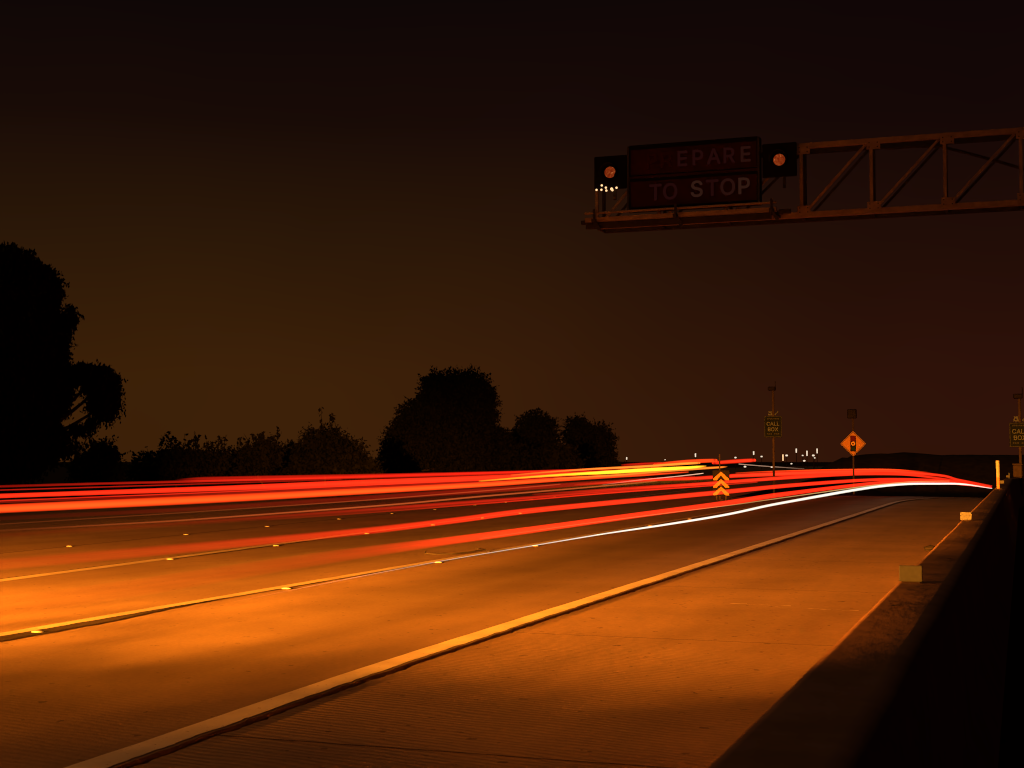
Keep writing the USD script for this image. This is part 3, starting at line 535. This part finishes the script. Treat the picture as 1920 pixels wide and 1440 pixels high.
CROWNS = {
    'big': [(-36.52, 45.16, 7.36, 2.04, 2.28), (-35.65, 45.44, 7.87, 1.22, 1.12), (-37.14, 45.09, 4.72, 3.06, 3.46), (-35.3, 45.67, 5.94, 1.06, 1.53), (-35.23, 45.78, 4.41, 1.18, 1.73), (-36.61, 45.41, 2.28, 2.14, 1.83)],
    'clump1': [(-34.23, 46.0, 6.75, 0.33, 0.63)],
    'clump2': [(-33.08, 46.55, 4.27, 0.67, 0.73), (-33.02, 46.61, 3.54, 0.57, 0.65), (-33.23, 46.48, 4.68, 0.45, 0.33), (-33.72, 46.29, 4.8, 0.45, 0.31), (-34.11, 46.17, 4.59, 0.37, 0.41)],
    'clump3': [(-34.66, 46.13, 1.91, 0.77, 0.45), (-33.92, 46.35, 2.56, 0.45, 0.26), (-34.88, 46.02, 2.44, 0.61, 0.41), (-33.53, 46.47, 2.84, 0.24, 0.18)],
    'small': [(-36.19, 50.92, 1.43, 0.84, 0.89), (-36.82, 50.72, 1.03, 0.78, 0.56), (-35.99, 51.03, 0.81, 0.76, 0.56)],
    'b1': [(-41.57, 64.97, 1.17, 1.67, 1.0), (-42.89, 64.52, 0.81, 1.25, 0.78), (-40.13, 65.48, 1.22, 1.33, 0.89)],
    'b2': [(-39.42, 68.91, 1.36, 1.16, 0.98), (-38.6, 69.18, 1.65, 0.98, 0.87), (-40.24, 68.64, 0.93, 0.87, 0.75)],
    'b3': [(-37.42, 73.83, 1.97, 1.52, 1.46), (-38.86, 73.36, 1.27, 1.37, 1.28), (-36.29, 74.27, 1.36, 1.21, 1.28), (-35.15, 74.7, 0.75, 0.79, 0.79)],
    't1': [(-41.83, 101.77, 6.24, 1.83, 2.28), (-39.91, 102.45, 6.24, 2.2, 2.36), (-43.25, 101.39, 4.0, 2.12, 2.53), (-40.97, 102.27, 2.78, 2.85, 2.85), (-44.43, 101.07, 2.38, 1.87, 2.44), (-45.42, 100.81, 0.75, 1.47, 1.63), (-38.81, 102.9, 5.22, 1.14, 2.44), (-39.84, 102.74, 1.56, 2.44, 2.04)],
    'h1': [(-38.59, 105.26, 2.4, 1.49, 1.83), (-37.83, 105.6, 1.24, 2.49, 1.83), (-33.92, 106.98, 1.24, 1.87, 1.66)],
    't2': [(-38.19, 113.82, 3.8, 1.96, 1.87), (-39.05, 113.59, 2.47, 1.78, 1.78), (-37.38, 114.21, 2.03, 1.33, 2.0), (-38.45, 113.91, 0.69, 2.44, 1.51)],
    't3': [(-37.74, 124.61, 3.76, 1.54, 1.83), (-36.07, 125.24, 3.04, 1.54, 1.93), (-36.88, 125.05, 1.36, 2.41, 1.83), (-35.29, 125.61, 1.36, 0.87, 1.35)],
}
TALL_LAMPS = [(-85.53, 320.24, 2.34, 1.73), (-70.65, 325.46, 3.19, 2.34), (-58.08, 329.88, 3.68, 2.82), (-51.76, 332.17, 2.95, 1.48), (-48.85, 333.12, 4.29, 3.31), (-46.56, 333.96, 3.8, 2.58), (-44.36, 334.71, 4.29, 3.19)]
LOW_LAMPS = [(-56.17, 235.05, 1.8, 1.45), (-45.11, 238.95, 2.18, 1.79), (-41.0, 240.39, 2.38, 1.94), (-37.06, 241.78, 2.54, 2.13), (-34.54, 242.67, 2.54, 2.13), (-32.87, 243.26, 2.58, 2.09), (-32.66, 243.36, 2.15, 1.72), (-34.31, 242.8, 1.66, 1.24), (-36.33, 242.12, 1.16, 0.77), (-43.63, 239.56, 0.67, 0.28), (-39.44, 241.05, 0.61, 0.16)]

def crown_mesh(lumps, leaf, dens, seed, droop=.6, core=True, depth=1.0):
    whole, sparse = core, set(CROWNS['clump3'] + CROWNS['clump1'])
    r = np.random.default_rng(seed); C, S = [], []
    for (x, y, z, a, b) in lumps:
        core = whole and (x, y, z, a, b) not in sparse
        n = int(dens * (1.0 if core else .28) * a * b) + 60
        d_ = r.normal(size=(n, 3)); d_ /= np.linalg.norm(d_, axis=1, keepdims=True)
        rad = r.random(n) ** .42
        rough_ = .66 + .58 * meshkit.fbm(d_ * 2.9 + (x, y, z), 5, seed)
        p = d_ * (rad * rough_)[:, None] * (a, a * depth, b) + (x, y, z)
        C.append(p); S.append(np.full(n, leaf) * r.uniform(.6, 1.35, n))
        k = int(n * .07) + 10          # sprays of leaves hanging out of the crown
        d3 = r.normal(size=(k, 3)); d3[:, 2] = d3[:, 2] * .8 - .1 * droop; d3 /= np.linalg.norm(d3, axis=1, keepdims=True)
        o3 = d3 * (.78 + .18 * r.random(k))[:, None] * (a, a * depth, b) + (x, y, z)
        dr = d3 * (1 - .5 * droop) + r.normal(size=(k, 3)) * .35; dr[:, 2] += .15 - droop * .9; dr /= np.linalg.norm(dr, axis=1, keepdims=True)
        ln = leaf * r.uniform(.8, 2.3, k)
        for u in np.linspace(.15, 1, 6):
            C.append(o3 + dr * (ln * u)[:, None] + r.normal(size=(k, 3)) * leaf * .13); S.append(np.full(k, leaf * (1.05 - .4 * u)))
        if core:
            k = max(30, n // 6)
            d2 = r.normal(size=(k, 3)); d2 /= np.linalg.norm(d2, axis=1, keepdims=True)
            C.append(d2 * (r.random(k) ** .5 * .70)[:, None] * (a, a * depth, b) + (x, y, z)); S.append(np.full(k, leaf * 2.6))
    C, S = np.vstack(C), np.concatenate(S); n = len(C)
    ax = r.normal(size=(n, 3)); ax[:, 2] -= droop * 1.6; ax /= np.linalg.norm(ax, axis=1, keepdims=True)
    sd = np.cross(ax, r.normal(size=(n, 3))); sd /= np.linalg.norm(sd, axis=1, keepdims=True)
    L = S[:, None]; W = L * r.uniform(.16, .30, n)[:, None]
    v = np.stack([C - ax * L * .5, C + sd * W, C + ax * L * .5, C - sd * W], 1).reshape(-1, 3)
    i = np.arange(n)[:, None] * 4
    return trimesh.Trimesh(v, np.vstack([i + [0, 1, 2], i + [0, 2, 3]]), process=False)
def tree(name, label, cat, keys, base, leaf, dens, seed, droop=.6, limbs=(), trunk_r=.2, group=None, twigs=0):
    gz_ = float(ground_z(base[0], base[1])) - .1
    t = thing(name, label, cat, (base[0], base[1], gz_), group=group)
    off = np.array([base[0], base[1], gz_])
    L = [l for k in keys for l in CROWNS[k]]
    m = crown_mesh(L, leaf, dens, seed, droop); m.apply_translation(-off)
    obj('crown', m, MAT['leaf'], t)
    top = max(L, key=lambda l: l[3] * l[4]); topp = np.array([top[0], top[1], top[2]]) - off
    w_ = np.linspace(0, 1, 9); path = np.outer(w_, topp) + np.c_[np.sin(w_ * 4 + seed) * .12 * w_, np.cos(w_ * 3) * .1 * w_, np.zeros(9)]
    obj('trunk', tube(path, trunk_r * (1.05 - .75 * w_)), MAT['bark'], t, smooth=True)
    for (x, y, z, a, b) in L:
        e = np.array([x, y, z]) - off; s0 = path[3] + (path[5] - path[3]) * (seed % 3) / 3
        if np.linalg.norm(e - s0) < .8: continue
        mid = (s0 + e) / 2 + (0, 0, -.12 * np.linalg.norm(e - s0))
        q_ = np.array([(1 - u) ** 2 * s0 + 2 * u * (1 - u) * mid + u * u * e for u in np.linspace(0, 1, 8)])
        obj('branch', tube(q_, trunk_r * .38 * (1 - .8 * np.linspace(0, 1, 8)), 6), MAT['bark'], t, smooth=True)
    r = np.random.default_rng(seed + 5)
    if twigs:
        ms = []
        for k in range(twigs):
            l = L[k % len(L)]; an = r.uniform(-1, 1); p0 = np.array([l[0] + an * l[3] * .8, l[1] - .1, l[2] + l[4] * .6]); ln = l[4] * r.uniform(.6, 1.15)
            p1 = p0 + np.array([r.normal() * .3 * ln, 0, ln]); mid = (p0 + p1) / 2 + r.normal(size=3) * .08
            ms.append(tube(np.array([p0, mid, p1]), np.array([.022, .016, .008]), 5))
            for j in range(9):
                u = r.uniform(.35, 1); c = p0 + (p1 - p0) * u + r.normal(size=3) * .06; dd = r.normal(size=3); dd /= np.linalg.norm(dd); ss = np.cross(dd, r.normal(size=3)); ss /= np.linalg.norm(ss)
                lf = leaf * r.uniform(.7, 1.2); ms.append(trimesh.Trimesh([c - dd * lf / 2, c + ss * lf * .3, c + dd * lf / 2, c - ss * lf * .3], [[0, 1, 2], [0, 2, 3]], process=False))
        m = cat_(ms); m.apply_translation(-off); obj('twigs', m, MAT['leaf'], t, kind='stuff')
    return t
GT = 'trees and bushes beyond the left road'
B = lambda k, i=0: (CROWNS[k][i][0], CROWNS[k][i][1])
tree('eucalyptus_tree', 'huge dark eucalyptus tree filling the left edge with ragged hanging clumps', 'tree', ['big', 'clump1', 'clump2', 'clump3'], B('big', 5), .22, 4600, 3, 1.0, trunk_r=.42, group=GT)
tree('round_bush', 'rounded dark bush at the foot of the huge eucalyptus', 'bush', ['small'], B('small'), .22, 1500, 5, .3, trunk_r=.08, group=GT)
tree('low_bush', 'low spreading bush with twiggy top, first right of the eucalyptus', 'bush', ['b1'], B('b1'), .26, 1100, 7, .0, trunk_r=.08, group=GT, twigs=26)
tree('low_bush', 'twiggy bush with tall sprigs between the low bush and the domed one', 'bush', ['b2'], B('b2', 1), .26, 1100, 9, .0, trunk_r=.08, group=GT, twigs=22)
tree('domed_bush', 'domed dark bush left of the tallest distant tree', 'bush', ['b3'], B('b3'), .28, 1000, 11, .2, trunk_r=.10, group=GT, twigs=10)
tree('broad_tree', 'tallest distant tree with twin rounded tops left of centre', 'tree', ['t1'], B('t1', 3), .30, 900, 13, .3, trunk_r=.34, group=GT)
tree('hedge_bush', 'low dark bush filling the gap right of the twin topped tree', 'bush', ['h1'], B('h1', 1), .36, 520, 15, .2, trunk_r=.10, group=GT)
tree('round_tree', 'middle sized round topped tree right of the twin topped one', 'tree', ['t2'], B('t2'), .30, 800, 17, .3, trunk_r=.22, group=GT)
tree('round_tree', 'last round tree of the row, nearest the far lights', 'tree', ['t3'], B('t3'), .32, 750, 19, .3, trunk_r=.22, group=GT)

# ------------------------------------------------------------------ lamps in the distance
NTH = ['leftmost', 'second', 'third', 'fourth', 'fifth', 'sixth', 'seventh', 'eighth', 'ninth', 'tenth', 'eleventh']
for k, (x, y, z1, z0) in enumerate(TALL_LAMPS):
    t = thing('street_lamp', f'far street lamp, its upright smear of white light built solid, {NTH[k]} from the left of seven', 'street lamp', (x, y, -.2), group='far street lamps on the horizon')
    obj('pole', bar((0, 0, 0), (0, 0, z0 + .2), .14, round_=True, sides=8), MAT['dark_steel'], t)
    obj('lantern_smear', tube([(0, 0, z0 + .2), (0, 0, z0 + .25), (0, 0, z1 + .13), (0, 0, z1 + .2)], [.06, .14, .16, .06]), MAT['lamp_white' if k != 3 else 'lamp_warm'], t, smooth=40)  # the lamp's vertical smear of light is built into its height
    obj('lantern_cap', box(.36, .36, .06, (0, 0, z1 + .235), .01), MAT['dark_steel'], t)
for k, (x, y, z1, z0) in enumerate(LOW_LAMPS):
    t = thing('lamp_post', f'far small round white lamp, {NTH[k]} from the left among the horizon dots', 'lamp', (x, y, -.2), group='small round lamps on the horizon')
    rr = (z1 - z0) / 2 * (.5, .75, .62, .8, .55, .7)[k % 6]; zc = (z1 + z0) / 2 + .2
    obj('pole', bar((0, 0, 0), (0, 0, zc - rr * .8), .10, round_=True, sides=8), MAT['dark_steel'], t)
    m = trimesh.creation.icosphere(2, rr); m.apply_scale((1.35, 1, .9)); m.apply_translation((0, 0, zc)); obj('globe', m, MAT['lamp_white'], t, smooth=True)

# ------------------------------------------------------------------ streaks of light above the lanes: trails of passing lamps built as glowing tubes at lamp height
COL = dict(deep=(.62, .012, .004), red=(1.35, .032, .008), orange_red=(1.5, .075, .008), orange=(.8, .14, .03), amber=(1.6, .33, .03), yellow=(2.6, 1.05, .035), white=(.95, .88, .72), cream=(.9, .5, .16), pale=(1.1, .62, .40))
def streak_mat(name, col):
    if name.endswith('white'):      # amber where faint, white where strong
        return M(name, {'a': ('attribute', {'attribute': 'glow'}), 'k': ('math', {'math_type': 'multiply', 'value2': 7.0}), 'r': ('rgb_ramp', {'ramp': [(0.0, (1.0, .42, .10)), (.45, (1.0, .62, .28)), (.85, col)]}), 'e': ('emission', {}), 't': ('transparent_bsdf', {}), 's': ('add_closure', {})},
                 [('a.fac', 'e.strength'), ('a.fac', 'k.value1'), ('k.value', 'r.fac'), ('r.color', 'e.color'), ('e.emission', 's.closure1'), ('t.BSDF', 's.closure2')], 's.closure')
    return M(name, {'a': ('attribute', {'attribute': 'glow'}), 'e': ('emission', {'color': col}), 't': ('transparent_bsdf', {}), 's': ('add_closure', {})},
             [('a.fac', 'e.strength'), ('e.emission', 's.closure1'), ('t.BSDF', 's.closure2')], 's.closure')
STREAK = {k: streak_mat('streak_' + k, c) for k, c in COL.items()}
def spline(p, n):
    from scipy.interpolate import PchipInterpolator
    p = np.asarray(p, float); s = np.r_[0, np.cumsum(np.linalg.norm(np.diff(p[:, :3], axis=0), axis=1))]
    return PchipInterpolator(s, p, axis=0)(np.linspace(0, s[-1], n))
for i, (label, col, ratio, pts) in enumerate(TRAILS):
    q_ = spline(pts, 140)
    fade = np.minimum(np.linspace(0, 1, 140) * 40, 1)
    s_ = q_[:, 4] * (.9 + .2 * meshkit.fbm(np.stack([np.linspace(0, 22, 140), np.full(140, i * 3.1), np.zeros(140)], -1), 3, i))
    soft = 0.5                                # two nested bodies: a bright core and a fainter wider sheath, as lamps glow
    sides = 28                                # a closed body that shines most at its sides and fades to nothing at its top and bottom edge
    prof_ = np.abs(np.cos(np.arange(sides) * 2 * np.pi / sides)) ** (1.6 if pts[0][3] < .12 else 2.2)
    ang_ = np.sin(np.arange(sides) * 2 * np.pi / sides)
    if col in ('red', 'orange_red', 'deep') and pts[-1][3] < .2:
        prof_ = prof_ * (.55 + .9 * meshkit.noise(np.stack([ang_ * 2.6 + 9, np.full(sides, i * 7.3), np.zeros(sides)], -1), i))
    rv = np.maximum(q_[:, 3] * 1.02, .002)
    m = tube(q_[:, :3], np.c_[rv * ratio, rv], sides)
    gl = np.r_[(s_[:, None] * prof_[None] * .58).ravel(), 0, 0]
    me = usdkit.mesh(stage, numbered('/World/light_streak'), m, STREAK[col], True)
    UsdGeom.PrimvarsAPI(me).CreatePrimvar('glow', Sdf.ValueTypeNames.FloatArray, 'vertex').Set([float(x) for x in gl])
    tag(me, label, 'light streak', 'light streaks of the traffic')

# ------------------------------------------------------------------ two unseen cars added left of the picture to carry lamps that light the road
LAMP_COL = Gf.Vec3f(1.0, .245, .012)
def car(name, label, x, y_front, zl, beams):
    t = thing(name, label, 'car', (x, y_front, .0))
    k = zl / .68
    side_ = Polygon([(-4.5, .28), (-4.52, .75 * k), (-4.42, .98 * k), (-4.25, 1.02 * k), (-4.0, 1.42 * k), (-1.75, 1.42 * k), (-1.05, .98 * k), (-.18, .84 * k), (-.02, .62 * k), (-.03, .28)])
    for cx in (-3.65, -.90):
        side_ = side_.difference(Polygon([(cx + .38 * math.cos(a), .34 + .38 * math.sin(a)) for a in np.linspace(0, 6.283, 25)[:-1]]))
    m = trimesh.creation.extrude_polygon(side_, 1.74, engine='earcut')
    m.apply_transform(np.array([[0, 0, 1, -.87], [1, 0, 0, 0], [0, 1, 0, 0], [0, 0, 0, 1.]]))
    hi = m.vertices[:, 2] > 1.1 * k; m.vertices[hi, 0] *= .84
    obj('body', m, MAT['car_paint'], t, smooth=30)
    for s2 in (-1, 1):
        gl_ = flat(Polygon([(-3.95, 1.06 * k), (-3.80, 1.36 * k), (-1.80, 1.36 * k), (-1.22, 1.04 * k)]), .02, (0, 0, 0)); gl_.apply_transform(trimesh.transformations.rotation_matrix(math.pi / 2, (0, 0, 1))); gl_.apply_translation((s2 * .83, 0, 0))
        obj('side_window', gl_, MAT['car_glass'], t)
        for cy in (-3.65, -.90):
            w_ = trimesh.creation.cylinder(.34, .20, sections=28); w_.apply_transform(trimesh.transformations.rotation_matrix(math.pi / 2, (0, 1, 0))); w_.apply_translation((s2 * .76, cy, .34))
            wo = obj('wheel', w_, MAT['rubber'], t, smooth=40)
            h2 = trimesh.creation.cylinder(.20, .03, sections=20); h2.apply_transform(trimesh.transformations.rotation_matrix(math.pi / 2, (0, 1, 0))); h2.apply_translation((s2 * .868, cy, .34))
            obj('rim', h2, MAT['chrome'], wo, smooth=40)
        obj('headlamp', box(.34, .04, .12, (s2 * .62, .0, zl), .015), MAT['head_lamp'], t)
        obj('tail_lamp', box(.20, .04, .30, (s2 * .72, -4.53, .80 * k), .015), MAT['tail_lamp'], t)
    obj('rear_window', box(1.1, .02, .34, (0, -4.16, 1.22 * k), .006), MAT['car_glass'], t)
    for (s2, ay, ap, cone, power) in beams:       # added spots: lamp side, yaw (deg, + to the left), pitch down, half angle, strength
        l = UsdLux.SphereLight.Define(stage, numbered(str(t.GetPath()) + '/added_beam'))
        l.CreateRadiusAttr(.10); l.CreateNormalizeAttr(True); l.CreateIntensityAttr(float(power)); l.CreateColorAttr(LAMP_COL)
        sh = UsdLux.ShapingAPI.Apply(l.GetPrim()); sh.CreateShapingConeAngleAttr(float(cone)); sh.CreateShapingConeSoftnessAttr(1.0)
        l.AddTranslateOp().Set(Gf.Vec3d(s2 * .62, .10, zl)); l.AddRotateZOp().Set(float(ay)); l.AddRotateXOp().Set(float(90 - ap))
car('added_van', 'unseen dark vehicle added on the nearest lane left of the picture to light the road', -5.85, 2.9, 1.0,
    [(1, -62, 2.5, 13, 629), (1, -54, 2.5, 13, 433), (1, -46, 2.5, 13, 236), (1, -38, 2.5, 13, 484), (1, -30, 2.5, 13, 317), (1, -6, 2.5, 13, 1777), (1, 2, 2.5, 13, 3275), (1, 10, 2.5, 13, 2903), (1, -30, 2.0, 9, 4761), (1, -24, 2.0, 9, 6833), (1, -18, 2.0, 9, 8377), (1, -12, 2.0, 9, 7403), (1, -6, 2.0, 9, 5515), (1, 0, 2.0, 9, 8958), (1, 6, 2.0, 9, 30111), (1, -6, 10, 22, 44), (1, 10, 10, 22, 145), (1, -40, 14, 70, 30), (1, 25, 14, 60, 30), (1, -57, 1.0, 9, 1300), (1, -70, 1.0, 9, 1000), (1, -28, 1.2, 7, 2600), (1, -36, 1.2, 7, 1600), (1, -46, 1.2, 7, 900), (1, 4, -12.0, 12, 430)])
car('added_tall_car', 'unseen dark tall car added on the second lane left of the picture to light the road', -9.35, 2.5, .9,
    [(-1, -46, 2.8, 12, 430), (-1, -33, 2.2, 8, 11832), (-1, -27, 2.2, 8, 18526), (-1, -21, 2.2, 8, 22417), (-1, -15, 2.2, 8, 26239), (-1, -9, 2.2, 8, 31210), (-1, -3, 2.2, 8, 34368), (-1, 3, 3.1, 8, 33524), (-1, 9, 3.1, 8, 31395), (-1, 15, 3.1, 8, 32783), (-1, 21, 3.1, 8, 36060), (-1, -44, 8, 18, 1412)])
